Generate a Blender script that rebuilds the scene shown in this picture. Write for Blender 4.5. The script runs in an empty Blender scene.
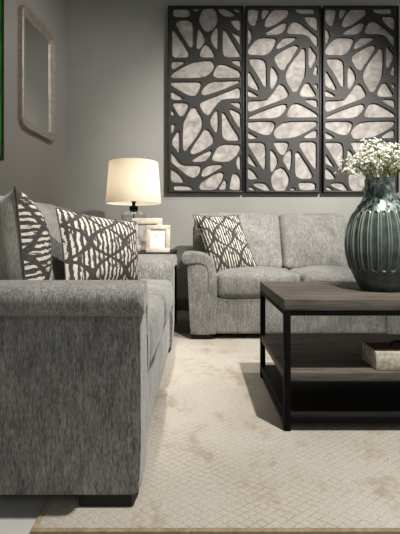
import bpy, bmesh, math, random
from mathutils import Vector, Matrix, noise

random.seed(7)
scene = bpy.context.scene
COL = scene.collection
R = math.radians

def lin(r, g, b, a=1.0):
    def f(c):
        c /= 255.0
        return c / 12.92 if c <= 0.04045 else ((c + 0.055) / 1.055) ** 2.4
    return (f(r), f(g), f(b), a)

# ------------------------------------------------------------------ materials
class NT:
    """small helper around a node tree"""
    def __init__(self, name):
        self.m = bpy.data.materials.new(name)
        self.m.use_nodes = True
        self.t = self.m.node_tree
        self.n = self.t.nodes
        self.b = self.n['Principled BSDF']
        self.out = self.n['Material Output']
    def new(self, kind, **kw):
        nd = self.n.new(kind)
        for k, v in kw.items():
            setattr(nd, k, v)
        return nd
    def link(self, a, b):
        self.t.links.new(a, b)
    def setv(self, sock, v):
        if hasattr(v, 'is_output'):
            self.link(v, sock)
        else:
            sock.default_value = v
    def coord(self, kind='Object', scale=(1, 1, 1), rot=(0, 0, 0)):
        tc = self.new('ShaderNodeTexCoord')
        mp = self.new('ShaderNodeMapping')
        mp.inputs['Scale'].default_value = scale
        mp.inputs['Rotation'].default_value = rot
        self.link(tc.outputs[kind], mp.inputs['Vector'])
        return mp.outputs['Vector']
    def noise(self, vec, scale=5, detail=4, rough=0.55, dist=0):
        nd = self.new('ShaderNodeTexNoise')
        nd.inputs['Scale'].default_value = scale
        nd.inputs['Detail'].default_value = detail
        nd.inputs['Roughness'].default_value = rough
        nd.inputs['Distortion'].default_value = dist
        if vec is not None:
            self.link(vec, nd.inputs['Vector'])
        return nd.outputs['Fac']
    def ramp(self, fac, stops, mode='LINEAR'):
        nd = self.new('ShaderNodeValToRGB')
        cr = nd.color_ramp
        cr.interpolation = mode
        while len(cr.elements) < len(stops):
            cr.elements.new(0.5)
        for e, (p, c) in zip(cr.elements, stops):
            e.position = p
            e.color = c if len(c) == 4 else (*c, 1)
        self.link(fac, nd.inputs['Fac'])
        return nd.outputs['Color']
    def mix(self, fac, a, b, mode='MIX'):
        nd = self.new('ShaderNodeMix', data_type='RGBA', blend_type=mode)
        self.setv(nd.inputs[0], fac)
        self.setv(nd.inputs[6], a)
        self.setv(nd.inputs[7], b)
        return nd.outputs[2]
    def math(self, op, a, b=0.0, c=0.0, clamp=False):
        nd = self.new('ShaderNodeMath', operation=op)
        nd.use_clamp = clamp
        self.setv(nd.inputs[0], a)
        self.setv(nd.inputs[1], b)
        self.setv(nd.inputs[2], c)
        return nd.outputs[0]
    def bump(self, h, strength=0.3, dist=0.01):
        nd = self.new('ShaderNodeBump')
        nd.inputs['Strength'].default_value = strength
        nd.inputs['Distance'].default_value = dist
        self.link(h, nd.inputs['Height'])
        self.link(nd.outputs['Normal'], self.b.inputs['Normal'])
        return nd
    def base(self, v, rough=0.6, metal=0.0, spec=0.5):
        self.setv(self.b.inputs['Base Color'], v)
        self.setv(self.b.inputs['Roughness'], rough)
        self.b.inputs['Metallic'].default_value = metal
        self.b.inputs['Specular IOR Level'].default_value = spec
        return self.m

G1 = (1, 1, 1, 1); G0 = (0, 0, 0, 1)

def mat_plain(name, rgb, rough=0.6, metal=0.0, spec=0.5, var=0.12, nscale=12):
    t = NT(name)
    v = t.coord()
    f = t.noise(v, nscale, 4)
    c = lin(*rgb)
    lo = tuple(x * (1 - var) for x in c[:3]) + (1,)
    hi = tuple(min(1, x * (1 + var)) for x in c[:3]) + (1,)
    return t.base(t.ramp(f, [(0.3, lo), (0.7, hi)]), rough, metal, spec)

def mat_fabric(name, dark, light, gain=1.0):
    t = NT(name)
    a = t.noise(t.coord(scale=(330, 330, 60)), 1.0, 3, 0.6)
    b = t.noise(t.coord(scale=(110, 110, 14)), 1.0, 3, 0.6, 0.2)
    m = t.noise(t.coord(scale=(1, 1, 0.8)), 7.0, 4, 0.6, 0.6)
    s = t.math('ADD', t.math('MULTIPLY', a, 0.65), t.math('MULTIPLY', b, 0.35))
    c = t.ramp(s, [(0.36, lin(*dark)), (0.64, lin(*light))])
    mm = t.ramp(m, [(0.35, (0.78, 0.78, 0.79, 1)), (0.68, (1.12, 1.11, 1.09, 1))])
    c = t.mix(1.0, c, mm, 'MULTIPLY')
    t.base(c, 0.92, 0, 0.15)
    t.b.inputs['Sheen Weight'].default_value = 0.25
    t.b.inputs['Sheen Roughness'].default_value = 0.5
    t.bump(s, 0.55, 0.006)
    return t.m

def mat_wall(name, rgb):
    t = NT(name)
    v = t.coord()
    f = t.noise(v, 2.0, 5)
    c = lin(*rgb)
    col = t.ramp(f, [(0.3, tuple(x * 0.95 for x in c[:3]) + (1,)), (0.7, tuple(x * 1.04 for x in c[:3]) + (1,))])
    t.base(col, 0.85, 0, 0.2)
    t.bump(t.noise(v, 160, 3), 0.06, 0.003)
    return t.m

def mat_wood(name, dark, light, stretch=(3, 40, 40), rough=0.55):
    t = NT(name)
    v = t.coord(scale=stretch)
    a = t.noise(v, 1.0, 6, 0.65, 0.8)
    b = t.noise(t.coord(scale=tuple(s * 3.2 for s in stretch)), 1.0, 3, 0.6)
    s = t.math('ADD', t.math('MULTIPLY', a, 0.7), t.math('MULTIPLY', b, 0.3))
    c = t.ramp(s, [(0.36, lin(*dark)), (0.62, lin(*light))])
    t.base(c, rough, 0, 0.35)
    t.bump(s, 0.2, 0.003)
    return t.m

M = {}
M['fabric'] = mat_fabric('grey_chenille', (94, 93, 89), (162, 161, 156))
M['wall'] = mat_wall('warm_grey_paint', (164, 163, 158))
M['wall_l'] = mat_wall('left_grey_paint', (156, 154, 148))
M['ceil'] = mat_wall('ceiling_paint', (120, 118, 114))
M['base'] = mat_plain('baseboard_paint', (112, 110, 105), 0.6)
M['wood'] = mat_wood('weathered_wood', (64, 59, 55), (118, 110, 103))
M['darkwood'] = mat_wood('near_black_wood', (20, 19, 18), (42, 39, 37))  # near-black wood of the bottom shelf, end table and frame backs
M['steel'] = mat_plain('black_steel', (10, 10, 10), 0.55, 0.0, 0.2)
M['leg'] = mat_plain('black_block', (14, 14, 14), 0.5)
M['lattice'] = mat_plain('charcoal_cutwork', (60, 59, 57), 0.55, 0.0, 0.35, 0.08, 30)
M['artframe'] = mat_plain('black_art_frame', (38, 38, 38), 0.45, 0.0, 0.4)

def mat_stone():
    t = NT('mottled_taupe_backing')
    v = t.coord()
    a = t.noise(v, 9, 6, 0.62, 1.2)
    c = t.ramp(a, [(0.28, lin(134, 129, 124)), (0.5, lin(168, 162, 157)), (0.72, lin(196, 191, 185))])
    return t.base(c, 0.7, 0, 0.2)
M['stone'] = mat_stone()

def mat_floor():
    t = NT('pale_grey_floor')
    v = t.coord()
    a = t.noise(v, 3, 6, 0.6, 0.5)
    c = t.ramp(a, [(0.3, lin(168, 166, 160)), (0.7, lin(186, 184, 178))])
    return t.base(c, 0.45, 0, 0.3)
M['floor'] = mat_floor()

def mat_rug():
    t = NT('distressed_beige_rug')
    tc = t.new('ShaderNodeTexCoord')
    sp = t.new('ShaderNodeSeparateXYZ')
    nz = t.new('ShaderNodeTexNoise'); nz.inputs['Scale'].default_value = 6; nz.inputs['Detail'].default_value = 3
    t.link(tc.outputs['Object'], nz.inputs['Vector'])
    wob = t.math('MULTIPLY', t.math('SUBTRACT', nz.outputs['Fac'], 0.5), 0.03)
    t.link(tc.outputs['Object'], sp.inputs[0])
    x = t.math('ADD', sp.outputs[0], wob); y = t.math('ADD', sp.outputs[1], wob)
    xs = t.math('MULTIPLY', x, math.pi / 0.036); ys = t.math('MULTIPLY', y, math.pi / 0.026)
    d1 = t.math('ABSOLUTE', t.math('SINE', t.math('ADD', xs, ys)))
    d2 = t.math('ABSOLUTE', t.math('SINE', t.math('SUBTRACT', xs, ys)))
    d = t.math('MINIMUM', d1, d2)
    line = t.ramp(d, [(0.06, G1), (0.34, G0)])
    wear = t.ramp(t.noise(t.coord(), 2.6, 5, 0.6), [(0.34, (0.15,) * 3 + (1,)), (0.66, G1)])
    linef = t.mix(1.0, line, wear, 'MULTIPLY')
    fib = t.noise(t.coord(scale=(150, 420, 1)), 1, 3, 0.6)
    base = t.ramp(fib, [(0.3, lin(164, 159, 149)), (0.7, lin(200, 195, 186))])
    big = t.noise(t.coord(), 1.7, 6, 0.65, 0.5)
    base = t.mix(1.0, base, t.ramp(big, [(0.3, (0.86, 0.84, 0.80, 1)), (0.7, (1.05, 1.05, 1.05, 1))]), 'MULTIPLY')
    brk = t.ramp(t.noise(t.coord(), 55, 3, 0.7), [(0.36, (0.1,) * 3 + (1,)), (0.58, G1)])
    linef = t.mix(1.0, linef, brk, 'MULTIPLY')
    c = t.mix(t.math('MULTIPLY', linef, 0.68), base, lin(122, 110, 92))
    pn = t.noise(t.coord(scale=(1.1, 0.8, 1)), 5.2, 7, 0.7, 0.3)
    patch = t.ramp(pn, [(0.53, G0), (0.66, (0.6,) * 3 + (1,))])
    c = t.mix(patch, c, lin(136, 121, 98))
    t.base(c, 0.95, 0, 0.1)
    h = t.math('ADD', t.math('MULTIPLY', d, 0.6), fib)
    t.bump(h, 0.5, 0.004)
    return t.m
M['rug'] = mat_rug()
M['binding'] = mat_plain('rug_binding', (150, 136, 112), 0.95, 0, 0.1, 0.2, 60)

def mat_pillow():
    """charcoal ground, cream broken stripes inside an ogee lattice (UV space)"""
    t = NT('ogee_stripe_weave')
    tc = t.new('ShaderNodeTexCoord')
    nz = t.new('ShaderNodeTexNoise'); nz.inputs['Scale'].default_value = 9; nz.inputs['Detail'].default_value = 3
    t.link(tc.outputs['UV'], nz.inputs['Vector'])
    sp = t.new('ShaderNodeSeparateXYZ'); t.link(tc.outputs['UV'], sp.inputs[0])
    w = t.math('MULTIPLY', t.math('SUBTRACT', nz.outputs['Fac'], 0.5), 0.05)
    u = t.math('ADD', sp.outputs[0], w); v = t.math('ADD', sp.outputs[1], w)
    us = t.math('MULTIPLY', u, math.pi * 2.2); vs = t.math('MULTIPLY', v, math.pi * 2.5)
    vs = t.math('ADD', vs, t.math('MULTIPLY', t.math('SINE', t.math('MULTIPLY', vs, 2.0)), 0.30))
    d1 = t.math('ABSOLUTE', t.math('SINE', t.math('ADD', us, vs)))
    d2 = t.math('ABSOLUTE', t.math('SINE', t.math('SUBTRACT', us, vs)))
    d = t.math('MINIMUM', d1, d2)
    lat = t.ramp(d, [(0.19, G0), (0.29, G1)])
    nb = t.noise(tc.outputs['UV'], 45, 2)
    st = t.math('SINE', t.math('ADD', t.math('MULTIPLY', u, 2 * math.pi * 18), t.math('MULTIPLY', nb, 1.6)))
    stm = t.ramp(t.math('ADD', t.math('MULTIPLY', st, 0.5), 0.5), [(0.38, G0), (0.56, G1)])
    brk = t.ramp(t.noise(t.coord('UV', (22, 9, 1)), 1, 2), [(0.36, G0), (0.44, G1)])
    f = t.mix(1.0, t.mix(1.0, lat, stm, 'MULTIPLY'), brk, 'MULTIPLY')
    grd = t.ramp(t.noise(tc.outputs['UV'], 120, 2), [(0.35, lin(44, 43, 43)), (0.65, lin(96, 94, 91))])
    c = t.mix(f, grd, lin(194, 188, 177))
    t.base(c, 0.92, 0, 0.15)
    t.bump(t.math('ADD', f, t.math('MULTIPLY', nb, 0.5)), 0.5, 0.006)
    return t.m
M['pillow'] = mat_pillow()
M['pillow_back'] = mat_fabric('plain_pillow_cloth', (132, 130, 122), (176, 173, 164))
M['piping'] = mat_plain('dark_seam', (70, 68, 66), 0.9)

def mat_glaze():
    t = NT('teal_reactive_glaze')
    at = t.new('ShaderNodeAttribute', attribute_name='rim')
    sh = t.new('ShaderNodeAttribute', attribute_name='shoulder')
    v = t.coord()
    a = t.noise(v, 30, 4, 0.6, 0.4)
    body = t.ramp(a, [(0.3, lin(55, 62, 58)), (0.7, lin(88, 97, 90))])
    drip_gloss = t.noise(t.coord(scale=(26, 26, 12)), 1, 4, 0.6, 1.0)
    dc = t.ramp(drip_gloss, [(0.44, lin(66, 78, 75)), (0.52, lin(122, 136, 132)), (0.66, lin(178, 190, 186))])  # pale shoulder drips, with glossy reflections painted into their colour
    c = t.mix(sh.outputs['Fac'], body, dc)
    c = t.mix(t.math('MULTIPLY', at.outputs['Fac'], 0.8), c, lin(176, 190, 182))
    t.base(c, 0.28, 0, 0.5)
    t.b.inputs['Coat Weight'].default_value = 0.4
    t.b.inputs['Coat Roughness'].default_value = 0.12
    return t.m
M['glaze'] = mat_glaze()
M['petal'] = mat_plain('white_petal', (250, 249, 240), 0.8, 0, 0.2, 0.05)
M['stem'] = mat_plain('green_stem', (140, 148, 84), 0.7, 0, 0.3, 0.3, 40)

def mat_shade():
    t = NT('cream_linen_shade')
    v = t.coord(scale=(160, 160, 260))
    f = t.noise(v, 1, 2)
    c = t.ramp(f, [(0.3, lin(240, 234, 224)), (0.7, lin(252, 248, 240))])
    t.base(c, 0.9, 0, 0.1)
    tr = t.new('ShaderNodeBsdfTranslucent'); t.link(c, tr.inputs['Color'])
    mx = t.new('ShaderNodeMixShader'); mx.inputs[0].default_value = 0.55
    t.link(t.b.outputs[0], mx.inputs[1]); t.link(tr.outputs[0], mx.inputs[2])
    t.link(mx.outputs[0], t.out.inputs['Surface'])
    return t.m
M['shade'] = mat_shade()

def mat_glass():
    t = NT('clear_glass')
    t.base((0.93, 0.96, 0.95, 1), 0.03, 0, 0.5)
    t.b.inputs['Transmission Weight'].default_value = 1.0
    t.b.inputs['IOR'].default_value = 1.45
    return t.m
M['glass'] = mat_glass()

def mat_emit(name, rgb, s):
    t = NT(name)
    t.base(lin(*rgb), 0.5)
    t.b.inputs['Emission Color'].default_value = lin(*rgb)
    t.b.inputs['Emission Strength'].default_value = s
    return t.m
M['bulb'] = mat_emit('warm_bulb', (255, 238, 215), 4.0)

def mat_mirror():
    t = NT('mirror_glass')
    return t.base((0.80, 0.82, 0.80, 1), 0.04, 1.0)
M['mirror'] = mat_mirror()
M['champagne'] = mat_plain('brushed_champagne', (176, 169, 158), 0.42, 0.45, 0.5, 0.15, 30)
M['palewood'] = mat_wood('pale_birch', (206, 194, 174), (236, 226, 208), (6, 30, 6), 0.6)
M['boxwood'] = mat_plain('speckled_pale_wood', (188, 183, 168), 0.8, 0, 0.2, 0.35, 55)
M['boxlid'] = mat_plain('brown_lid_wood', (92, 76, 64), 0.7, 0, 0.2, 0.3, 40)

def mat_photo(name, lo, hi, sc):
    t = NT(name)
    f = t.noise(t.coord(scale=sc), 1, 5, 0.6, 0.5)
    return t.base(t.ramp(f, [(0.4, lin(*lo)), (0.62, lin(*hi))]), 0.25, 0, 0.5)
M['photo_white'] = mat_photo('pale_print', (226, 228, 226), (250, 250, 248), (9, 9, 14))
M['photo_grey'] = mat_photo('grey_print', (150, 146, 138), (212, 210, 204), (14, 1, 5))
M['green'] = mat_photo('green_painting', (20, 96, 16), (40, 150, 30), (3, 3, 2))

# ------------------------------------------------------------------ mesh helpers
def obj(name, bm, mat, parent=None, smooth=True, angle=35, loc=None):
    me = bpy.data.meshes.new(name)
    bmesh.ops.recalc_face_normals(bm, faces=bm.faces)
    bm.to_mesh(me); bm.free()
    if smooth:
        me.shade_smooth()
        try:
            me.set_sharp_from_angle(angle=R(angle))
        except Exception:
            pass
    me.materials.append(mat)
    o = bpy.data.objects.new(name, me)
    COL.objects.link(o)
    if parent: o.parent = parent
    if loc: o.location = loc
    return o

def thing(name, label, cat, loc=(0, 0, 0), rotz=0.0, group=None):
    o = bpy.data.objects.new(name, None)
    o.empty_display_size = 0.1
    COL.objects.link(o)
    o.location = loc; o.rotation_euler = (0, 0, rotz)
    tag(o, label, cat, group)
    return o

def tag(o, label, cat, group=None):
    o['label'] = label; o['category'] = cat
    if group: o['group'] = group
    return o

def struct(name, bm, mat, parent=None):
    o = obj(name, bm, mat, parent)
    if not parent: o['kind'] = 'structure'
    return o

def box(bm, x0, x1, y0, y1, z0, z1, bev=0.0, seg=2):
    r = bmesh.ops.create_cube(bm, size=1)
    vs = r['verts']
    for v in vs:
        v.co = Vector(((x0 + x1) / 2 + v.co.x * (x1 - x0), (y0 + y1) / 2 + v.co.y * (y1 - y0), (z0 + z1) / 2 + v.co.z * (z1 - z0)))
    if bev > 0:
        es = list({e for v in vs for e in v.link_edges})
        bmesh.ops.bevel(bm, geom=es, offset=bev, segments=seg, profile=0.5, affect='EDGES')
    return bm

def bx(*a, **k):
    return box(bmesh.new(), *a, **k)

def puff_box(x0, x1, y0, y1, z0, z1, r=0.03, puff=(0, 0, 0), n=15, wr=0.0, seed=0, fn=None):
    bm = bmesh.new()
    bmesh.ops.create_cube(bm, size=2)
    bmesh.ops.subdivide_edges(bm, edges=bm.edges[:], cuts=n, use_grid_fill=True)
    h = Vector(((x1 - x0) / 2, (y1 - y0) / 2, (z1 - z0) / 2))
    c = Vector(((x1 + x0) / 2, (y1 + y0) / 2, (z1 + z0) / 2))
    for v in bm.verts:
        p = v.co
        q = Vector(); inn = Vector()
        for i in range(3):
            t = abs(p[i]); s = 1 if p[i] >= 0 else -1
            rr = min(r, h[i] * 0.98)
            t2 = t / 0.7 * (h[i] - rr) if t <= 0.7 else (h[i] - rr) + (t - 0.7) / 0.3 * rr
            q[i] = s * t2
            inn[i] = s * min(t2, h[i] - rr)
        d = q - inn
        if d.length > 1e-7:
            d = d.normalized() * r
        w = inn + d
        u = Vector((max(-1, min(1, w[i] / h[i])) for i in range(3)))
        k = [(1 - u[i] ** 2) for i in range(3)]
        w.x += puff[0] * u.x * k[1] * k[2]
        w.y += puff[1] * u.y * k[0] * k[2]
        w.z += puff[2] * u.z * k[0] * k[1]
        w += c
        if wr:
            q2 = w * 7 + Vector((seed * 3.1, seed * 1.7, 0))
            w += Vector((noise.noise(q2), noise.noise(q2 + Vector((9, 0, 0))), noise.noise(q2 + Vector((0, 9, 0))))) * wr
        if fn: w = fn(w)
        v.co = w
    return bm

def prism(profile, y0, y1, bev=0.015, seg=3):
    """profile: (x, z) outline pushed along y, front and back edges rounded"""
    bm = bmesh.new()
    f = [bm.verts.new((x, y0, z)) for x, z in profile]
    ff = bm.faces.new(f)
    r = bmesh.ops.extrude_face_region(bm, geom=[ff])
    for v in r['geom']:
        if isinstance(v, bmesh.types.BMVert): v.co.y = y1
    if bev:
        es = [e for e in bm.edges if abs(e.verts[0].co.y - e.verts[1].co.y) < 1e-6]
        bmesh.ops.bevel(bm, geom=es, offset=bev, segments=seg, profile=0.5, affect='EDGES', clamp_overlap=True)
    return bm

def chaikin(pts, n=2, closed=True, cut=0.25):
    for _ in range(n):
        out = []
        N = len(pts)
        for i in range(N if closed else N - 1):
            a, b = pts[i], pts[(i + 1) % N]
            out.append(tuple(a[k] * (1 - cut) + b[k] * cut for k in range(len(a))))
            out.append(tuple(a[k] * cut + b[k] * (1 - cut) for k in range(len(a))))
        pts = out
    return pts

def lathe(bm, prof, seg=48, cx=0, cy=0, closed=False):
    rings = []
    for r, z in prof:
        rings.append([bm.verts.new((cx + r * math.cos(2 * math.pi * i / seg), cy + r * math.sin(2 * math.pi * i / seg), z)) for i in range(seg)])
    m = len(rings)
    for j in range(m if closed else m - 1):
        a, b = rings[j], rings[(j + 1) % m]
        for i in range(seg):
            k = (i + 1) % seg
            bm.faces.new((a[i], a[k], b[k], b[i]))
    if not closed:
        bm.faces.new(list(reversed(rings[0]))); bm.faces.new(rings[-1])
    return bm

def tube(bm, pts, r, seg=6, taper=1.0):
    pts = [Vector(p) for p in pts]
    rings = []
    for i, p in enumerate(pts):
        d = (pts[min(i + 1, len(pts) - 1)] - pts[max(i - 1, 0)]).normalized()
        a = d.orthogonal().normalized(); b = d.cross(a)
        rr = r * (1 + (taper - 1) * i / max(1, len(pts) - 1))
        rings.append([bm.verts.new(p + (a * math.cos(2 * math.pi * k / seg) + b * math.sin(2 * math.pi * k / seg)) * rr) for k in range(seg)])
    for j in range(len(rings) - 1):
        for k in range(seg):
            bm.faces.new((rings[j][k], rings[j][(k + 1) % seg], rings[j + 1][(k + 1) % seg], rings[j + 1][k]))
    bm.faces.new(list(reversed(rings[0]))); bm.faces.new(rings[-1])
    return bm

def ring_tube(bm, pts, r, seg=6):
    """closed loop of tube"""
    pts = [Vector(p) for p in pts]; n = len(pts); rings = []
    ref = None
    for i, p in enumerate(pts):
        d = (pts[(i + 1) % n] - pts[i - 1]).normalized()
        a = d.orthogonal().normalized() if ref is None else (ref - d * ref.dot(d)).normalized()
        ref = a
        b = d.cross(a)
        rings.append([bm.verts.new(p + (a * math.cos(2 * math.pi * k / seg) + b * math.sin(2 * math.pi * k / seg)) * r) for k in range(seg)])
    for j in range(n):
        for k in range(seg):
            bm.faces.new((rings[j][k], rings[j][(k + 1) % seg], rings[(j + 1) % n][(k + 1) % seg], rings[(j + 1) % n][k]))
    return bm

# ------------------------------------------------------------------ camera
CAMH, FPX, HX, HY = 0.714, 400.0, 197.0, 235.0
cam = bpy.data.cameras.new('camera')
cam.sensor_fit = 'AUTO'; cam.sensor_width = 36.0
cam.lens = FPX * 36.0 / 534.0
cam.shift_x = (200.0 - HX) / 534.0
cam.shift_y = -(267.0 - HY) / 534.0
cam.clip_start = 0.05
camo = bpy.data.objects.new('camera', cam)
COL.objects.link(camo)
camo.location = (0, 0, CAMH); camo.rotation_euler = (R(90), 0, 0)
scene.camera = camo

# ------------------------------------------------------------------ room shell
WY = 3.80                      # back wall
TA = math.tan(R(5.0))
def wlx(y): return -1.235 - (WY - y) * TA
CH = 3.3
bm = bmesh.new()
box(bm, -2.2, 4.2, -1.6, WY + 0.12, -0.1, 0.0)
struct('floor', bm, M['floor'])
struct('ceiling', bx(-2.2, 4.2, -1.6, WY + 0.12, CH, CH + 0.1), M['ceil'])
struct('wall_back', bx(-1.5, 4.2, WY, WY + 0.12, 0.0, CH), M['wall'])
bm = bmesh.new()
ys = (-1.6, WY + 0.0)
quad = []
for z in (0.0, CH):
    for y in ys:
        quad.append((wlx(y), y, z))
    for y in reversed(ys):
        quad.append((wlx(y) - 0.12, y, z))
vs = [bm.verts.new(q) for q in quad]
for f in ((0, 1, 2, 3), (7, 6, 5, 4), (0, 4, 5, 1), (1, 5, 6, 2), (2, 6, 7, 3), (3, 7, 4, 0)):
    bm.faces.new([vs[i] for i in f])
struct('wall_left', bm, M['wall_l'])
struct('baseboard_back', bx(-1.234, 4.2, WY - 0.016, WY, 0.0, 0.10, bev=0.004), M['base'])
bm = bmesh.new()
vs = [bm.verts.new(p) for p in [(wlx(-1.6), -1.6, 0), (wlx(3.78), 3.78, 0), (wlx(3.78) + 0.016, 3.78, 0), (wlx(-1.6) + 0.016, -1.6, 0)]]
r = bmesh.ops.extrude_face_region(bm, geom=[bm.faces.new(vs)])
for v in r['geom']:
    if isinstance(v, bmesh.types.BMVert): v.co.z = 0.10
struct('baseboard_left', bm, M['base'])

# ------------------------------------------------------------------ rug
RX0, RX1, RY0, RY1, RT = -0.400, 2.9, 0.955, 2.92, 0.006
rug = thing('area_rug', 'beige area rug with faint diamond lattice and worn brown patches', 'rug', (RX0, RY0, 0))
w_, d_ = RX1 - RX0, RY1 - RY0
obj('pile', puff_box(0.012, w_ - 0.012, 0.012, d_ - 0.012, 0.0005, RT, r=0.003, n=9), M['rug'], rug)
bm = bmesh.new()
for q in ((0, w_, 0, 0.0125), (0, w_, d_ - 0.0125, d_), (0, 0.0125, 0.0125, d_ - 0.0125), (w_ - 0.0125, w_, 0.0125, d_ - 0.0125)):
    box(bm, *q, 0.0003, RT + 0.0005, bev=0.002)
bmesh.ops.remove_doubles(bm, verts=bm.verts, dist=0.0001)
obj('binding', bm, M['binding'], rug)

# ------------------------------------------------------------------ sofas
ARM_PAD = [(0.014, 0.508), (0.075, 0.516), (0.125, 0.514), (0.152, 0.495), (0.166, 0.45), (0.174, 0.38), (0.183, 0.30), (0.190, 0.274),
           (0.205, 0.266), (0.222, 0.274), (0.231, 0.30), (0.232, 0.37), (0.228, 0.45), (0.214, 0.52), (0.184, 0.568), (0.135, 0.590), (0.075, 0.592),
           (0.022, 0.591), (-0.006, 0.580), (-0.018, 0.553), (-0.010, 0.522)]
ARM_PANEL = [(0.028, 0.530), (0.050, 0.042), (0.224, 0.042), (0.2275, 0.275), (0.200, 0.30), (0.186, 0.38), (0.176, 0.45), (0.162, 0.500), (0.13, 0.530)]

def make_sofa(label, loc, rotz, W, bsplit, bleft, bright, seed, by, bh):
    D = 0.90
    t = thing('loveseat', label, 'sofa', loc, rotz, 'matching grey loveseats')
    mid = W / 2
    F = M['fabric']
    # base under the seats
    obj('base', puff_box(0.215, W - 0.215, 0.012, D - 0.04, 0.042, 0.292, r=0.018, n=11, wr=0.002, seed=seed), F, t)
    # arms
    for side in (0, 1):
        mir = (lambda p: [(W - x, z) for x, z in p]) if side else (lambda p: p)
        panel = []
        P = ARM_PANEL
        dense = []
        for i in range(len(P)):
            a, b = P[i], P[(i + 1) % len(P)]
            k = max(1, int(math.hypot(a[0] - b[0], a[1] - b[1]) / 0.04))
            for j in range(k):
                dense.append((a[0] + (b[0] - a[0]) * j / k, a[1] + (b[1] - a[1]) * j / k))
        pb = prism(mir(dense), 0.0, D - 0.03, 0.016, 4)
        for v in pb.verts:
            if v.co.y < 0.1:
                q = max(0.0, min(1.0, (v.co.z - 0.04) / 0.16))
                v.co.y -= 0.006 * q * q * (3 - 2 * q)
        arm = obj('arm', pb, F, t)
        pb = prism(mir(chaikin(ARM_PAD, 2)), -0.020, D - 0.04, 0.024, 6)
        for v in pb.verts:
            if v.co.y < 0.1:
                xl = (W - v.co.x) if side else v.co.x
                q = max(0.0, min(1.0, (xl - 0.04) / 0.15))
                v.co.y += 0.013 * q
        obj('arm_pad', pb, F, arm)
    # back frame
    def lean(v):
        v.y += max(0, v.z - 0.3) * 0.16
        return v
    obj('back_frame', puff_box(0.06, W - 0.06, D - 0.27, D - 0.10, 0.05, 0.815, r=0.05, n=13, puff=(0, 0.0, 0.01), fn=lean), F, t)
    # seat cushions
    for k, (a, b) in enumerate(((0.228, mid), (mid, W - 0.228))):
        obj('seat_cushion', puff_box(a + 0.002, b - 0.002, -0.004, 0.56, 0.289, 0.452, r=0.035, puff=(0, 0.016, 0.03), n=17, wr=0.006, seed=seed + k), F, t)
    # back cushions
    def tilt(v):
        v.y += (v.z - 0.45) * 0.34
        return v
    for k, (a, b) in enumerate(((bleft, bsplit), (bsplit, bright))):
        obj('back_cushion', puff_box(a + 0.002, b - 0.002, by, by + 0.18, 0.445, bh, r=0.042, puff=(0.004, 0.05, 0.012), n=17, wr=0.010, seed=seed + 5 + k, fn=tilt), F, t)
    # block feet
    for x in (0.055, W - 0.195):
        for y in (0.018, D - 0.18):
            obj('leg', bx(x, x + 0.14, y, y + 0.14, RT + 0.001 if y < 0.1 else 0.0, 0.052, bev=0.004), M['leg'], t)
    return t

make_sofa('grey chenille loveseat facing right along the left wall, nearest the camera', (-0.150, 0.985, 0.0), R(90), 1.62, 0.81, 0.10, 1.52, 1, 0.47, 0.872)
make_sofa('grey chenille loveseat facing forward under the wall art, behind the coffee table', (-0.095, 2.695, 0.0), 0.0, 1.60, 0.758, 0.070, 1.290, 11, 0.37, 0.884)

# ------------------------------------------------------------------ pillows
def make_pillow(label, c, thick, turn=False):
    """c: TL, TR, BR, BL corners (as seen on the patterned face)"""
    TL, TR, BR, BL = [Vector(p) for p in c]
    ctr = (TL + TR + BR + BL) / 4
    n = ((TR - BL).cross(TL - BR)).normalized() * -1
    n = (TR - TL).cross(BL - TL).normalized() * -1     # outward from the patterned face
    t = thing('throw_pillow', label, 'pillow', ctr - Vector((0, 0, 0)), 0, 'patterned throw pillows')
    N = 26
    def pt(u, v, side):
        # pinch the sides inwards between the corners
        uu = u * (1 - 0.055 * (1 - v * v)); vv = v * (1 - 0.055 * (1 - u * u))
        a, b = (uu + 1) / 2, (vv + 1) / 2
        p = (TL * (1 - a) + TR * a) * (1 - b) + (BL * (1 - a) + BR * a) * b
        e = (max(0, 1 - u ** 4) * max(0, 1 - v ** 4)) ** 0.55 * (0.70 + 0.30 * (1 - u * u) * (1 - v * v))
        wr = noise.noise(Vector((u * 2.3, v * 2.3, side * 4 + ctr.x * 5))) * 0.010 * (1 - abs(u * v))
        return p - ctr + n * side * (thick * e + wr * e)
    for side, nm, mt in ((1, 'front_panel', M['pillow']), (-1, 'back_panel', M['pillow_back'])):
        bm = bmesh.new()
        uvl = bm.loops.layers.uv.new('UVMap')
        g = [[bm.verts.new(pt(-1 + 2 * i / N, -1 + 2 * j / N, side)) for i in range(N + 1)] for j in range(N + 1)]
        uvm = {g[j][i]: ((1 - j / N, i / N) if turn else (i / N, 1 - j / N)) for i in range(N + 1) for j in range(N + 1)}
        for j in range(N):
            for i in range(N):
                q = (g[j][i], g[j + 1][i], g[j + 1][i + 1], g[j][i + 1])
                f = bm.faces.new(q if side > 0 else tuple(reversed(q)))
                for lp in f.loops:
                    lp[uvl].uv = uvm[lp.vert]
        me = bpy.data.meshes.new(nm); bm.to_mesh(me); bm.free()
        me.shade_smooth(); me.materials.append(mt)
        o = bpy.data.objects.new(nm, me); COL.objects.link(o); o.parent = t
    loop = [(-1 + 2 * i / N, -1) for i in range(N)] + [(1, -1 + 2 * i / N) for i in range(N)] + [(1 - 2 * i / N, 1) for i in range(N)] + [(-1, 1 - 2 * i / N) for i in range(N)]
    bm = bmesh.new()
    ring_tube(bm, [pt(u, v, 0) for u, v in loop], 0.0035, 5)
    obj('piping', bm, M['piping'], t)
    return t

def at(px, py, y):
    """a point in the room at depth y seen at a place in the photo"""
    return Vector(((px - HX) * y / FPX, y, CAMH + (HY - py) * y / FPX))

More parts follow.
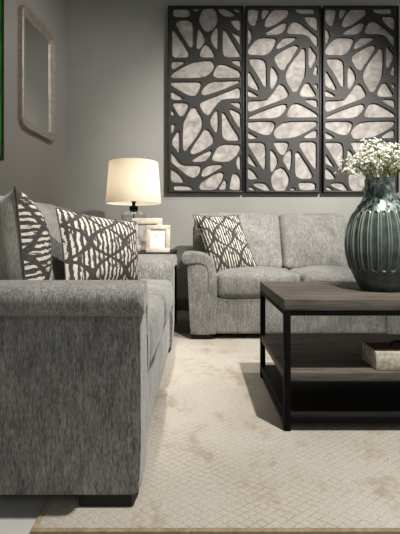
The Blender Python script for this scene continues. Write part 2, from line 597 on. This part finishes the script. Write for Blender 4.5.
# far pillow in the left sofa, turned towards the camera
make_pillow('charcoal and cream striped pillow turned to the camera at far end of left loveseat',
            (at(56, 208, 1.80), at(136, 222, 2.20), at(140, 283, 2.14), at(66, 300, 1.72)), 0.075)
# near pillow, seen edge on
make_pillow('striped pillow seen edge-on with plain back, beside the near arm of left loveseat',
            (at(15, 187, 1.24), at(12, 200, 1.60), at(26, 292, 1.56), at(28, 312, 1.22)), 0.10, True)
make_pillow('charcoal and cream striped pillow tilted in the left corner of the back loveseat',
            (at(193, 215, 3.04), at(238, 215, 3.10), at(258, 269, 2.98), at(213, 277, 2.90)), 0.075)

# ------------------------------------------------------------------ coffee table
def make_table(name, label, cat, x0, x1, y0, y1, top, tt, leg, wood, shelf=None, lower=None):
    t = thing(name, label, cat, (x0, y0, 0))
    w, d = x1 - x0, y1 - y0
    obj('tabletop', bx(0, w, 0, d, top - tt, top, bev=0.002), wood, t)
    for x in (0.001, w - leg - 0.001):
        for y in (0.001, d - leg - 0.001):
            obj('leg', bx(x, x + leg, y, y + leg, (RT + 0.001 if (lower or (x > 0.3 and y < 0.1)) else 0.0), top - tt, bev=0.0015), M['steel'], t)
    def rails(z0, z1, nm):
        for a in ((leg, w - leg, 0.002, leg * 0.9), (leg, w - leg, d - leg * 0.9, d - 0.002), (0.002, leg * 0.9, leg, d - leg), (w - leg * 0.9, w - 0.002, leg, d - leg)):
            obj(nm, bx(*a, z0, z1, bev=0.001), M['steel'], t)
    rails(top - tt - 0.019, top - tt, 'top_rail')
    if shelf:
        obj('shelf', bx(0.004, w - 0.004, 0.002 + leg * 0.0, d - 0.004, shelf - 0.033, shelf, bev=0.002), M['darkwood'] if not lower else wood, t)
    if lower:
        rails(lower - 0.030, lower - 0.012, 'bottom_rail')
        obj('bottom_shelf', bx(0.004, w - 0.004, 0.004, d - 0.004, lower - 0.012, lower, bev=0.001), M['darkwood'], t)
    return t
make_table('coffee_table', 'low coffee table with weathered wood top and black steel frame', 'coffee table',
           0.314, 1.53, 1.44, 2.0, 0.482, 0.040, 0.023, M['wood'], shelf=0.219, lower=0.066)
make_table('end_table', 'dark end table with black legs in the corner under the lamp', 'end table',
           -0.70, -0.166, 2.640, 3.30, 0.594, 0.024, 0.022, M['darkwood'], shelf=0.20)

# decorative box on the shelf
t = thing('wooden_box', 'shallow speckled wooden box lying on the coffee table shelf', 'box', (0.655, 1.462, 0.2195))
obj('body', bx(0, 0.30, 0, 0.125, 0, 0.067, bev=0.002), M['boxwood'], t)
lid = obj('lid', bx(0.006, 0.294, 0.008, 0.119, 0.0672, 0.071, bev=0.0015), M['boxlid'], t)
bm = bmesh.new()
tube(bm, [(0.085, 0.065, 0.068), (0.088, 0.065, 0.083), (0.10, 0.065, 0.088), (0.15, 0.065, 0.088), (0.162, 0.065, 0.083), (0.165, 0.065, 0.068)], 0.005, 8)
obj('handle', bm, M['steel'], lid)

# ------------------------------------------------------------------ vase
VX, VY, VZ = 0.776, 1.70, 0.4825
vase = thing('ceramic_vase', 'dark teal glazed vase with carved vertical loops on the coffee table', 'vase', (VX, VY, VZ))
def vase_r(z):
    key = [(0.0, 0.076), (0.010, 0.081), (0.03, 0.092), (0.083, 0.116), (0.125, 0.129), (0.165, 0.1365), (0.215, 0.1375), (0.26, 0.131), (0.30, 0.118), (0.338, 0.098), (0.373, 0.075), (0.406, 0.0635), (0.44, 0.0592), (0.468, 0.0600)]
    for (a, ra), (b, rb) in zip(key, key[1:]):
        if z <= b:
            s = (z - a) / (b - a)
            i = key.index((a, ra))
            m0 = (rb - key[i - 1][1]) / (b - key[i - 1][0]) if i > 0 else (rb - ra) / (b - a)
            m1 = (key[i + 2][1] - ra) / (key[i + 2][0] - a) if i + 2 < len(key) else (rb - ra) / (b - a)
            h = b - a
            return (2*s**3 - 3*s*s + 1)*ra + (s**3 - 2*s*s + s)*h*m0 + (-2*s**3 + 3*s*s)*rb + (s**3 - s*s)*h*m1
    return key[-1][1]
bm = bmesh.new()
rim = bm.verts.layers.float.new('rim'); shd = bm.verts.layers.float.new('shoulder')
NF, SEG, NR = 22, 22 * 18, 150
rings = []
ZA, ZB = 0.085, 0.330
for j in range(NR + 1):
    z = 0.468 * j / NR
    r0 = vase_r(z)
    row = []
    for i in range(SEG):
        a = 2 * math.pi * i / SEG
        ph = (i % 18) / 18.0 - 0.5
        arc = ph * 2 * math.pi / NF * r0
        hw = 0.34 * 2 * math.pi / NF * r0
        # stadium distance
        za, zb = ZA + hw, ZB - hw
        dz = 0 if za <= z <= zb else (za - z if z < za else z - zb)
        sd = math.hypot(arc, dz) - hw
        dr = 0.0; rm = 0.0
        if ZA - 0.02 < z < ZB + 0.02:
            rm = math.exp(-(sd / 0.0020) ** 2) * (0.35 + 0.65 * max(0.0, min(1.0, (z - ZA) / 0.16)))
            if sd < 0:
                dr -= 0.0045 * min(1.0, -sd / 0.005)
            dr += 0.0028 * math.exp(-(sd / 0.0025) ** 2)
        r = r0 + dr
        v = bm.verts.new((r * math.cos(a), r * math.sin(a), z))
        v[rim] = rm
        v[shd] = max(0.0, min(1.0, (z - 0.315) / 0.035)) * (1.0 if sd > 0 else 0.3)
        row.append(v)
    rings.append(row)
for prof_r, z in ((0.0575, 0.4705), (0.055, 0.468), (0.054, 0.43), (0.060, 0.385), (0.095, 0.30), (0.100, 0.20)):
    rings.append([bm.verts.new((prof_r * math.cos(2 * math.pi * i / SEG), prof_r * math.sin(2 * math.pi * i / SEG), z)) for i in range(SEG)])
    for v in rings[-1]: v[shd] = 0.6
for a, b in zip(rings, rings[1:]):
    for i in range(SEG):
        k = (i + 1) % SEG
        bm.faces.new((a[i], a[k], b[k], b[i]))
bm.faces.new(list(reversed(rings[0]))); bm.faces.new(rings[-1])
obj('body', bm, M['glaze'], vase, angle=60)
# small pointed lugs on the shoulder
for sgn in (-1, 1):
    bm = bmesh.new()
    P = [(-0.056, -0.030, 0.400), (-0.088, -0.010, 0.352), (-0.094, -0.030, 0.325), (-0.070, -0.045, 0.36)]
    tip = (-0.109, -0.032, 0.350)
    base_ = [bm.verts.new((sgn * -1 * p[0] * -1 if sgn > 0 else p[0], p[1], p[2])) for p in P]
    if sgn > 0:
        for v in base_: v.co.x = abs(v.co.x)
    tv = bm.verts.new((sgn * 0.109, tip[1], tip[2]))
    for i in range(4):
        bm.faces.new((base_[i], base_[(i + 1) % 4], tv))
    bm.faces.new(base_)
    obj('shoulder_lug', bm, M['glaze'], vase, smooth=False)

# ------------------------------------------------------------------ baby's breath bouquet
bq = thing('flower_bouquet', "bunch of tiny white baby's breath flowers standing in the teal vase", 'flowers', (VX, VY, VZ + 0.30))
def blossom_mesh(nm, seed):
    rnd = random.Random(seed)
    bm = bmesh.new()
    for k in range(7):
        a = 2 * math.pi * k / 7 + rnd.uniform(-.2, .2)
        el = rnd.uniform(0.2, 1.1)
        d = Vector((math.cos(a) * math.cos(el), math.sin(a) * math.cos(el), math.sin(el)))
        mtx = Matrix.Translation(d * 0.55) @ d.to_track_quat('X', 'Z').to_matrix().to_4x4() @ Matrix.Diagonal((0.55, 0.42, 0.26, 1))
        bmesh.ops.create_icosphere(bm, subdivisions=1, radius=1.0, matrix=mtx)
    bmesh.ops.create_icosphere(bm, subdivisions=1, radius=0.45, matrix=Matrix.Translation((0, 0, 0.25)))
    me = bpy.data.meshes.new(nm); bm.to_mesh(me); bm.free(); me.shade_smooth(); me.materials.append(M['petal'])
    return me
BM = [blossom_mesh('blossom', s) for s in (1, 2, 3)]
rnd = random.Random(5)
tips = []
for s in range(44):
    a = rnd.uniform(0, 2 * math.pi)
    rr = math.sqrt(rnd.random()) * 0.135
    hx, hy = rr * math.cos(a) * 1.08, rr * math.sin(a)
    top = 0.305 - 0.55 * (rr / 0.135) ** 2 * 0.135 + rnd.uniform(-0.03, 0.022)
    neck = Vector((hx * 0.30, hy * 0.30, 0.165))
    foot = Vector((hx * -0.25, hy * -0.25, 0.02))
    tipp = Vector((hx, hy, top))
    bm = bmesh.new()
    midp = neck.lerp(tipp, 0.45) + Vector((hx * 0.08, hy * 0.08, 0.01))
    tube(bm, [foot, neck, midp, tipp], 0.0014, 5, 0.6)
    for q in range(11):
        st = midp.lerp(tipp, rnd.uniform(-0.5, 1.0))
        en = st + Vector((rnd.gauss(0, 0.022) + hx * 0.10, rnd.gauss(0, 0.022) + hy * 0.10, rnd.uniform(0.0, 0.038)))
        mid2 = st.lerp(en, 0.5) + Vector((rnd.gauss(0, .004), rnd.gauss(0, .004), -0.003))
        tube(bm, [st, mid2, en], 0.0009, 4, 0.7)
        tips.append((en, (en - st).normalized()))
        for q2 in range(rnd.choice((0, 1, 1))):
            en2 = mid2 + Vector((rnd.gauss(0, 0.014), rnd.gauss(0, 0.014), rnd.uniform(0.002, 0.02)))
            tube(bm, [mid2, en2], 0.0007, 4, 0.7)
            tips.append((en2, (en2 - mid2).normalized()))
    obj('stem', bm, M['stem'], bq)
tips.sort(key=lambda p: p[0].y + (0.25 if p[0].x > 0.105 else 0) - 0.3 * p[0].z)
rest = bmesh.new()
for i, (p, d) in enumerate(tips):
    sc = rnd.uniform(0.0052, 0.0084)
    q = (d + Vector((rnd.uniform(-.5, .5), rnd.uniform(-.8, .2), rnd.uniform(0, .6)))).normalized().to_track_quat('Z', 'X')
    if i < 100:
        o = bpy.data.objects.new('blossom', BM[i % 3])
        COL.objects.link(o); o.parent = bq
        o.location = p; o.scale = (sc,) * 3; o.rotation_mode = 'QUATERNION'; o.rotation_quaternion = q
    else:
        tmp = len(rest.verts)
        rest.from_mesh(BM[i % 3])
        rest.verts.ensure_lookup_table()
        mtx = Matrix.LocRotScale(p, q, Vector((sc,) * 3))
        for v in rest.verts[tmp:]:
            v.co = mtx @ v.co
o = obj('blossom_cloud', rest, M['petal'], bq)
o['kind'] = 'stuff'

# ------------------------------------------------------------------ table lamp
LX, LY, LZ = -0.495, 3.13, 0.594
lamp = thing('table_lamp', 'table lamp with cream drum shade and clear glass base in the corner', 'lamp', (LX, LY, LZ))
k = LY / FPX
zof = lambda py: CAMH + (HY - py) * k - LZ
prof = [(0.075, 0.0), (0.082, 0.006), (0.098, 0.05), (0.106, 0.10), (0.098, 0.145), (0.072, 0.185), (0.058, 0.205), (0.062, 0.222), (0.088, 0.243), (0.098, 0.262), (0.094, 0.278), (0.070, 0.297), (0.036, 0.306), (0.026, 0.312)]
inner = [(max(0.004, r - 0.005), z if 0 < i < len(prof) - 1 else (0.010 if i == 0 else z)) for i, (r, z) in enumerate(prof)]
bm = bmesh.new()
loopp = chaikin(prof, 2, False) + list(reversed(chaikin(inner, 2, False)))
rings = []
lathe(bm, loopp, 48)
obj('glass_base', bm, M['glass'], lamp)
bm = bmesh.new()
lathe(bm, [(0.005, 0.012), (0.005, 0.312)], 12)
obj('inner_rod', bm, M['steel'], lamp)
bm = bmesh.new()
lathe(bm, [(0.030, 0.312), (0.033, 0.315), (0.033, 0.342), (0.030, 0.345), (0.013, 0.346), (0.013, 0.372), (0.019, 0.374), (0.019, 0.42), (0.012, 0.424)], 24)
obj('neck', bm, M['steel'], lamp)
zb, zt = zof(203.5), zof(162.5)
rb, rt = 27.3 * k, 24.3 * k
bm = bmesh.new()
lathe(bm, [(rb, zb), (rb + 0.001, zb + 0.004), (rt + 0.001, zt - 0.004), (rt, zt), (rt - 0.003, zt), (rt - 0.003, zt - 0.004), (rb - 0.003, zb + 0.004), (rb - 0.003, zb)], 64, closed=True)
shade = obj('lamp_shade', bm, M['shade'], lamp, angle=50)
bm = bmesh.new()
ring_tube(bm, [((rb - 0.002) * math.cos(a * math.pi / 24), (rb - 0.002) * math.sin(a * math.pi / 24), zb + 0.002) for a in range(48)], 0.003, 6)
obj('shade_ring', bm, M['petal'], shade)
bm = bmesh.new()
bmesh.ops.create_uvsphere(bm, u_segments=20, v_segments=12, radius=0.028, matrix=Matrix.Translation((0, 0, 0.475)))
tube(bm, [(0, 0, 0.424), (0, 0, 0.455)], 0.013, 12)
obj('bulb', bm, M['bulb'], lamp)
bm = bmesh.new()
for a in (0, 2.094, 4.189):
    tube(bm, [(0.0, 0, 0.55), ((rb + rt) / 2 * 0.5 * math.cos(a), (rb + rt) / 2 * 0.5 * math.sin(a), 0.56), ((rt + 0.006) * math.cos(a), (rt + 0.006) * math.sin(a), 0.565)], 0.0018, 5)
tube(bm, [(0.018, 0, 0.424), (0.045, 0, 0.48), (0.0, 0, 0.555)], 0.0018, 5)
tube(bm, [(-0.018, 0, 0.424), (-0.045, 0, 0.48), (0.0, 0, 0.555)], 0.0018, 5)
obj('harp', bm, M['steel'], lamp)

# ------------------------------------------------------------------ picture frames
def make_frame(label, x0, x1, y, z0, h, bw, photo, rot, lean=0.13):
    w = x1 - x0
    t = thing('picture_frame', label, 'picture frame', ((x0 + x1) / 2, y, z0), rot, 'pale wood picture frames')
    def ln(bm):
        for v in bm.verts:
            v.co.y += v.co.z * lean
        return bm
    bm = bmesh.new()
    for a in ((-w/2, w/2, h - bw, h), (-w/2, w/2, 0, bw), (-w/2, -w/2 + bw, bw, h - bw), (w/2 - bw, w/2, bw, h - bw)):
        box(bm, a[0], a[1], -0.009, 0.009, a[2], a[3], bev=0.0012)
    obj('frame', ln(bm), M['palewood'], t)
    obj('picture', ln(bx(-w/2 + bw - 0.002, w/2 - bw + 0.002, -0.001, 0.002, bw - 0.002, h - bw + 0.002)), photo, t)
    obj('backing_board', ln(bx(-w/2 + 0.004, w/2 - 0.004, 0.009, 0.012, 0.004, h - 0.004)), M['darkwood'], t)
    bm = bmesh.new()
    vs = [bm.verts.new(p) for p in [(-0.022, 0.012 + h * 0.7 * lean, h * 0.7), (0.022, 0.012 + h * 0.7 * lean, h * 0.7), (0.022, 0.085, 0.001), (-0.022, 0.085, 0.001)]]
    f = bm.faces.new(vs)
    r = bmesh.ops.extrude_face_region(bm, geom=[f])
    for v in r['geom']:
        if isinstance(v, bmesh.types.BMVert): v.co.y += 0.003
    obj('easel_leg', bm, M['darkwood'], t)
    return t
make_frame('larger pale wood picture frame standing behind the smaller one on the end table', -0.480, -0.257, 2.93, 0.594, 0.245, 0.042, M['photo_grey'], R(0))
make_frame('smaller pale wood picture frame standing in front on the end table', -0.356, -0.190, 2.80, 0.594, 0.190, 0.030, M['photo_white'], R(-4))

# ------------------------------------------------------------------ wall mirror (left wall)
WROT = R(90 - 5)      # local -y faces into the room
def rrect(hw, hh, r, n=8):
    pts = []
    for cx, cz, a0 in ((hw - r, hh - r, 0), (-hw + r, hh - r, 90), (-hw + r, -hh + r, 180), (hw - r, -hh + r, 270)):
        for i in range(n + 1):
            a = R(a0 + 90 * i / n)
            pts.append((cx + r * math.cos(a), cz + r * math.sin(a)))
    return pts
my0, my1, mz0, mz1 = 2.925, 3.48, 1.512, 2.425
mc = (my0 + my1) / 2
mir = thing('wall_mirror', 'tall mirror with rounded champagne frame hanging on the left wall', 'mirror', (wlx(mc), mc, (mz0 + mz1) / 2), WROT)
hw, hh = (my1 - my0) / 2 / math.cos(R(5)), (mz1 - mz0) / 2
bm = bmesh.new()
steps = [(0.0, -0.001, 0.075), (0.0, -0.038, 0.075), (0.004, -0.042, 0.072), (0.022, -0.042, 0.058), (0.025, -0.034, 0.056), (0.042, -0.034, 0.046), (0.045, -0.026, 0.044), (0.060, -0.026, 0.036), (0.063, -0.018, 0.034), (0.068, -0.012, 0.032)]
loops = []
for ins, y, rad in steps:
    loops.append([bm.verts.new((x, y, z)) for x, z in rrect(hw - ins, hh - ins, rad)])
for a, b in zip(loops, loops[1:]):
    for i in range(len(a)):
        j = (i + 1) % len(a)
        bm.faces.new((a[i], a[j], b[j], b[i]))
bm.faces.new(loops[0])
obj('frame', bm, M['champagne'], mir)
bm = bmesh.new()
bm.faces.new([bm.verts.new((x, -0.0125, z)) for x, z in rrect(hw - 0.066, hh - 0.066, 0.034)])
obj('mirror_glass', bm, M['mirror'], mir)

# green painting at the left edge
gy0, gy1, gz0, gz1 = 1.95, 2.70, 1.215, 3.05
gc = (gy0 + gy1) / 2
pt_ = thing('framed_painting', 'green painting in a black frame on left wall, cut off by photo edge', 'painting', (wlx(gc), gc, gz0), WROT)
gw, gh = (gy1 - gy0) / 2, gz1 - gz0
bm = bmesh.new()
for a in ((-gw, gw, gh - 0.03, gh), (-gw, gw, 0, 0.03), (-gw, -gw + 0.022, 0.03, gh - 0.03), (gw - 0.022, gw, 0.03, gh - 0.03)):
    box(bm, a[0], a[1], -0.032, -0.001, a[2], a[3], bev=0.002)
obj('frame', bm, M['artframe'], pt_)
obj('canvas', bx(-gw + 0.02, gw - 0.02, -0.026, -0.004, 0.028, gh - 0.028), M['green'], pt_)

# ------------------------------------------------------------------ wall art triptych
HOLES = [
 [(248.8,9.5),(258.5,9.8),(258,14),(256.8,20),(255.5,24.5),(253,25.3),(250.5,23.5),(248.8,20)],
 [(263.5,9.8),(269.5,9.8),(266.5,14.5),(263.3,19),(262.3,16)],
 [(273.5,9.8),(288,9.8),(288.8,12),(287,16),(283,18.5),(274,24.5),(267.5,26.5),(265.2,25.5),(266.5,20)],
 [(248.8,28.5),(251,32),(252,36),(251,39.5),(248.8,44)],
 [(266.5,33),(274,28.5),(283,23.3),(286.8,23),(285.8,27),(283.5,30.5),(280,33),(273,34.2),(267.3,34.2)],
 [(256,41),(259.5,38.5),(265,37.8),(273,38.3),(276.3,39.3),(275,43),(272,49),(268,53),(263,54.5),(249,53.8),(248.7,51),(251.5,46)],
 [(276.8,48.5),(279,44),(284,38.5),(289,37.8),(296.5,37.8),(293,40.5),(288,43.2),(284,45.7)],
 [(288,32),(289.5,27),(292,23.5),(296,21.6),(301,24),(308,29.5),(315,35.5),(317.2,37.3),(317.2,46.5),(313.5,42),(310,36.5),(305,33.7),(298,33.2),(290,33.2)],
 [(295.5,9.4),(314.2,9.2),(314.3,13),(302,13.1),(298,11.8)],
 [(304.8,17),(317.2,17),(317.4,30),(312,26.5),(307.5,22)],
 [(276,57),(279,54),(284,50.7),(290,47.3),(296,45.3),(298.3,46.6),(296,50.5),(292,57),(287,64),(284.5,68.5),(282,69.5),(279.5,67.5),(276.5,62.5),(275.2,59)],
 [(300.5,53),(302.5,49.2),(304.3,48.6),(305.3,51),(305.3,60),(305,70),(304.5,76),(302,81),(299,87),(296.5,90.7),(293.5,91.2),(291.5,88),(288,82),(286.5,77),(287.5,72),(290,67),(295,59.5)],
 [(309.6,46),(313,51),(316.2,55),(315.7,59),(313,63.5),(310.3,67.8),(309.5,64),(309.3,52)],
 [(317,65.5),(317,75),(313.8,73.7),(315.5,69)],
 [(317.2,84),(317.2,89),(314.2,85)],
 [(307.5,83.3),(309.2,83.8),(312,88.5),(315.5,94.3),(314,96),(302,95.8),(300.3,94),(303,88.5),(305.5,84.3)],
 [(250.3,59.8),(253,59),(261,59.1),(264.7,61),(266,65),(266.1,75),(266.2,86.3),(264.3,85.3),(261,79),(256,70.5),(250.8,63)],
 [(248.7,71),(252,76),(256.5,84),(258.8,88.8),(257,89.3),(252,87.2),(248.7,84.8)],
 [(248.7,90.8),(252,92.3),(257.5,95.7),(256,96.2),(248.7,96)],
 [(272.3,66.7),(275,70),(277.7,75),(277.7,79),(275,84.5),(271.8,88.4),(271.1,86),(271,72)],
 [(281,84.3),(284,86),(286.5,90),(288.2,93.3),(287.5,95.8),(284,98),(275,101.3),(262,106.2),(248.8,111.8),(248.8,101.2),(262,100.9),(268,99.8),(271,97),(275,91.8),(278.7,86)],
 [(248.8,117.6),(262,111.8),(275,107),(284,104.3),(286.2,104.8),(286.7,107),(284.5,110.7),(280,115),(274,117.4),(262,117.4),(251,118)],
 [(248.8,122.2),(258,121.7),(272,121.6),(275,123.6),(273.7,128),(271,132.7),(268,134.2),(264,134),(258,131.6),(248.8,127.4)],
 [(248.7,132.6),(252,134.3),(257.2,137.5),(248.7,138.3)],
 [(287.8,115),(290,109),(293,105),(295,103.8),(299,104.1),(304,106.3),(311,110.3),(317.2,114.3),(317.2,116.5),(289,116.6)],
 [(305,99.8),(317,99.8),(317,107.4),(311,104)],
 [(274.3,133.5),(276,130),(280,125.5),(284,123.1),(290,122),(300,121.6),(316.5,121.5),(317,123),(315,125.7),(308,130),(300,134.1),(294,136.5),(287,137.5),(277,138)],
 [(316.6,129.5),(316.6,137.3),(304,137.3),(309,134)],
 [(248.8,143.3),(251,142.5),(261,142.5),(264.2,143.8),(265.4,147),(265.4,160),(264.9,169.2),(262.5,167),(258,159.5),(253,151),(250,146.5)],
 [(248.7,154.5),(252,160),(257,167),(253,164.7),(248.7,162.8)],
 [(248.7,168.2),(253,171.3),(257.3,177),(257,178.2),(248.7,178.8)],
 [(253.5,184),(258,182.8),(265,183.3),(268.7,187),(270.3,189.7),(265,190),(258,186.9)],
 [(249.5,187),(252,187.6),(255.5,189.6),(250,189.2)],
 [(271.5,150),(274,152.5),(277,158),(277.4,162),(275,167.5),(271.8,171.8),(271.1,168),(271.1,152)],
 [(274.2,143),(276,142.2),(286.8,142.2),(288.3,143.5),(287.5,147.7),(284.3,153.4),(281.7,154.2),(278,150.5)],
 [(290.8,150),(291.5,152),(291.2,160),(290.1,170),(288.5,168.5),(286,164),(283.9,160.5),(284.2,157.5),(287,153.5)],
 [(281,167.8),(283.7,168.6),(286.2,172),(288.9,177),(288.6,182),(286.6,187),(284.5,189.8),(276,190.2),(273.4,187),(271.9,181),(272.4,176),(276,170.3)],
 [(296.5,152),(299.2,152.8),(302.5,158.5),(308,166.5),(312.2,174.5),(311.7,176.7),(309,178),(301,178.2),(297.3,176.2),(296.1,172),(296.1,155)],
 [(300.3,144.7),(301.6,142.3),(313,141.8),(315.7,143.3),(316,147),(315.9,168.4),(314.3,167.5),(311,162.5),(305,154),(300.5,146.5)],
 [(299.2,184.3),(301.5,182.3),(313,182.7),(315.2,184.3),(315.2,189.2),(301.3,189.4),(299.8,187)],
 [(290.2,189.6),(292.5,187.8),(294.5,188.3),(295.3,189.6)],
]
OX0, OX1, OY0, OY1 = 245.6, 320.9, 6.2, 192.6
AY = 3.752                               # depth of the lattice face
S = AY / FPX
PW, PH = (OX1 - OX0) * S, (OY1 - OY0) * S
def art_hole(h, flip):
    pts = []
    for x, y in h:
        u = (x - (OX0 + OX1) / 2) * S; v = ((OY0 + OY1) / 2 - y) * S
        pts.append((-u, -v) if flip else (u, v))
    pts = chaikin(chaikin(pts, 1, True, 0.14), 1)
    area = sum(pts[i][0] * pts[(i + 1) % len(pts)][1] - pts[(i + 1) % len(pts)][0] * pts[i][1] for i in range(len(pts)))
    sg = 1 if area > 0 else -1
    out = []
    for i in range(len(pts)):
        a, b = pts[i - 1], pts[(i + 1) % len(pts)]
        dx, dz = b[0] - a[0], b[1] - a[1]
        L = math.hypot(dx, dz) or 1
        out.append((pts[i][0] + sg * dz / L * 0.0078, pts[i][1] - sg * dx / L * 0.0078))
    return out
def lattice_bm(flip):
    bm = bmesh.new()
    def loop(pts):
        vs = [bm.verts.new((x, 0, z)) for x, z in pts]
        return [bm.edges.new((vs[i], vs[(i + 1) % len(vs)])) for i in range(len(vs))]
    m = 0.006
    a, b = PW / 2 - m, PH / 2 - m
    outer = []
    c4 = [(-a, -b), (a, -b), (a, b), (-a, b)]
    for i in range(4):
        p, q = c4[i], c4[(i + 1) % 4]
        k = 14 if i % 2 == 0 else 34
        outer += [(p[0] + (q[0] - p[0]) * j / k, p[1] + (q[1] - p[1]) * j / k) for j in range(k)]
    es = loop(outer)
    for h in HOLES:
        es += loop(art_hole(h, flip))
    bmesh.ops.triangle_fill(bm, use_beauty=True, use_dissolve=False, edges=es)
    fs = bm.faces[:]
    r = bmesh.ops.extrude_face_region(bm, geom=fs)
    for v in r['geom']:
        if isinstance(v, bmesh.types.BMVert): v.co.y = 0.014
    return bm
LAT = {}
for flip in (False, True):
    o = obj('lattice', lattice_bm(flip), M['lattice'], None)
    bv = o.modifiers.new('bevel', 'BEVEL'); bv.width = 0.0025; bv.segments = 2; bv.limit_method = 'ANGLE'; bv.angle_limit = R(50)
    LAT[flip] = o
bm = bmesh.new()
fw = 0.010
for a in ((-PW/2, PW/2, PH/2 - fw, PH/2), (-PW/2, PW/2, -PH/2, -PH/2 + fw), (-PW/2, -PW/2 + fw, -PH/2 + fw, PH/2 - fw), (PW/2 - fw, PW/2, -PH/2 + fw, PH/2 - fw)):
    box(bm, a[0], a[1], -0.012, 0.046, a[2], a[3], bev=0.0015)
fr0 = obj('frame', bm, M['artframe'], None)
bk0 = obj('backing', bx(-PW/2 + 0.004, PW/2 - 0.004, 0.0185, 0.034, -PH/2 + 0.004, PH/2 - 0.004), M['stone'], None)
first = {'frame': fr0, 'backing': bk0, False: LAT[False], True: LAT[True]}
used = set()
zc = CAMH + (HY - (OY0 + OY1) / 2) * S
for cx, flip, lab in ((205.7, True, 'left panel of the black cutwork wall art, nearest the lamp'),
                      ((OX0 + OX1) / 2, False, 'middle panel of the black cutwork wall art triptych'),
                      (360.6, False, 'right panel of the black cutwork wall art, behind the white flowers')):
    t = thing('wall_art_panel', lab, 'wall art', ((cx - HX) * S, AY, zc), 0, 'cutwork wall art triptych')
    for key in ('frame', 'backing', flip):
        src = first[key]
        if key in used:
            src = src.copy(); COL.objects.link(src)
        used.add(key)
        src.parent = t

# ------------------------------------------------------------------ lights
def spot(name, loc, target, power, size=60, blend=0.5, rad=0.04, col=(1, 0.965, 0.925)):
    l = bpy.data.lights.new(name, 'SPOT')
    l.energy = power; l.spot_size = R(size); l.spot_blend = blend; l.shadow_soft_size = rad; l.color = col
    o = bpy.data.objects.new(name, l); COL.objects.link(o)
    o.location = loc
    d = Vector(target) - Vector(loc)
    o.rotation_euler = d.to_track_quat('-Z', 'Y').to_euler()
    return o
spot('key_spot', (0.76, 0.80, 3.05), (0.35, 1.70, 0.0), 370, 76, 0.8, 0.03)
spot('art_spot', (2.2, 0.6, 3.15), (0.75, 3.75, 1.35), 900, 48, 1.0, 0.03)
spot('sofa_spot', (1.0, 1.7, 3.15), (0.05, 2.8, 0.4), 260, 44, 1.0, 0.05)
spot('seat_spot', (-0.20, 1.45, 3.15), (-0.42, 1.90, 0.45), 230, 36, 1.0, 0.05)
spot('corner_spot', (1.0, 2.0, 3.15), (-1.2, 3.5, 1.4), 110, 64, 1.0, 0.05)
pl = bpy.data.lights.new('lamp_bulb_light', 'POINT'); pl.energy = 2.5; pl.shadow_soft_size = 0.05; pl.color = (1, 0.89, 0.76)
plo = bpy.data.objects.new('lamp_bulb_light', pl); COL.objects.link(plo); plo.location = (LX, LY, LZ + 0.53)

w = bpy.data.worlds.new('world'); scene.world = w; w.use_nodes = True
bgn = w.node_tree.nodes['Background']
bgn.inputs['Color'].default_value = (0.87, 0.88, 0.88, 1); bgn.inputs['Strength'].default_value = 0.64

scene.view_settings.view_transform = 'Standard'
scene.view_settings.look = 'Medium High Contrast'
scene.view_settings.exposure = 0.0
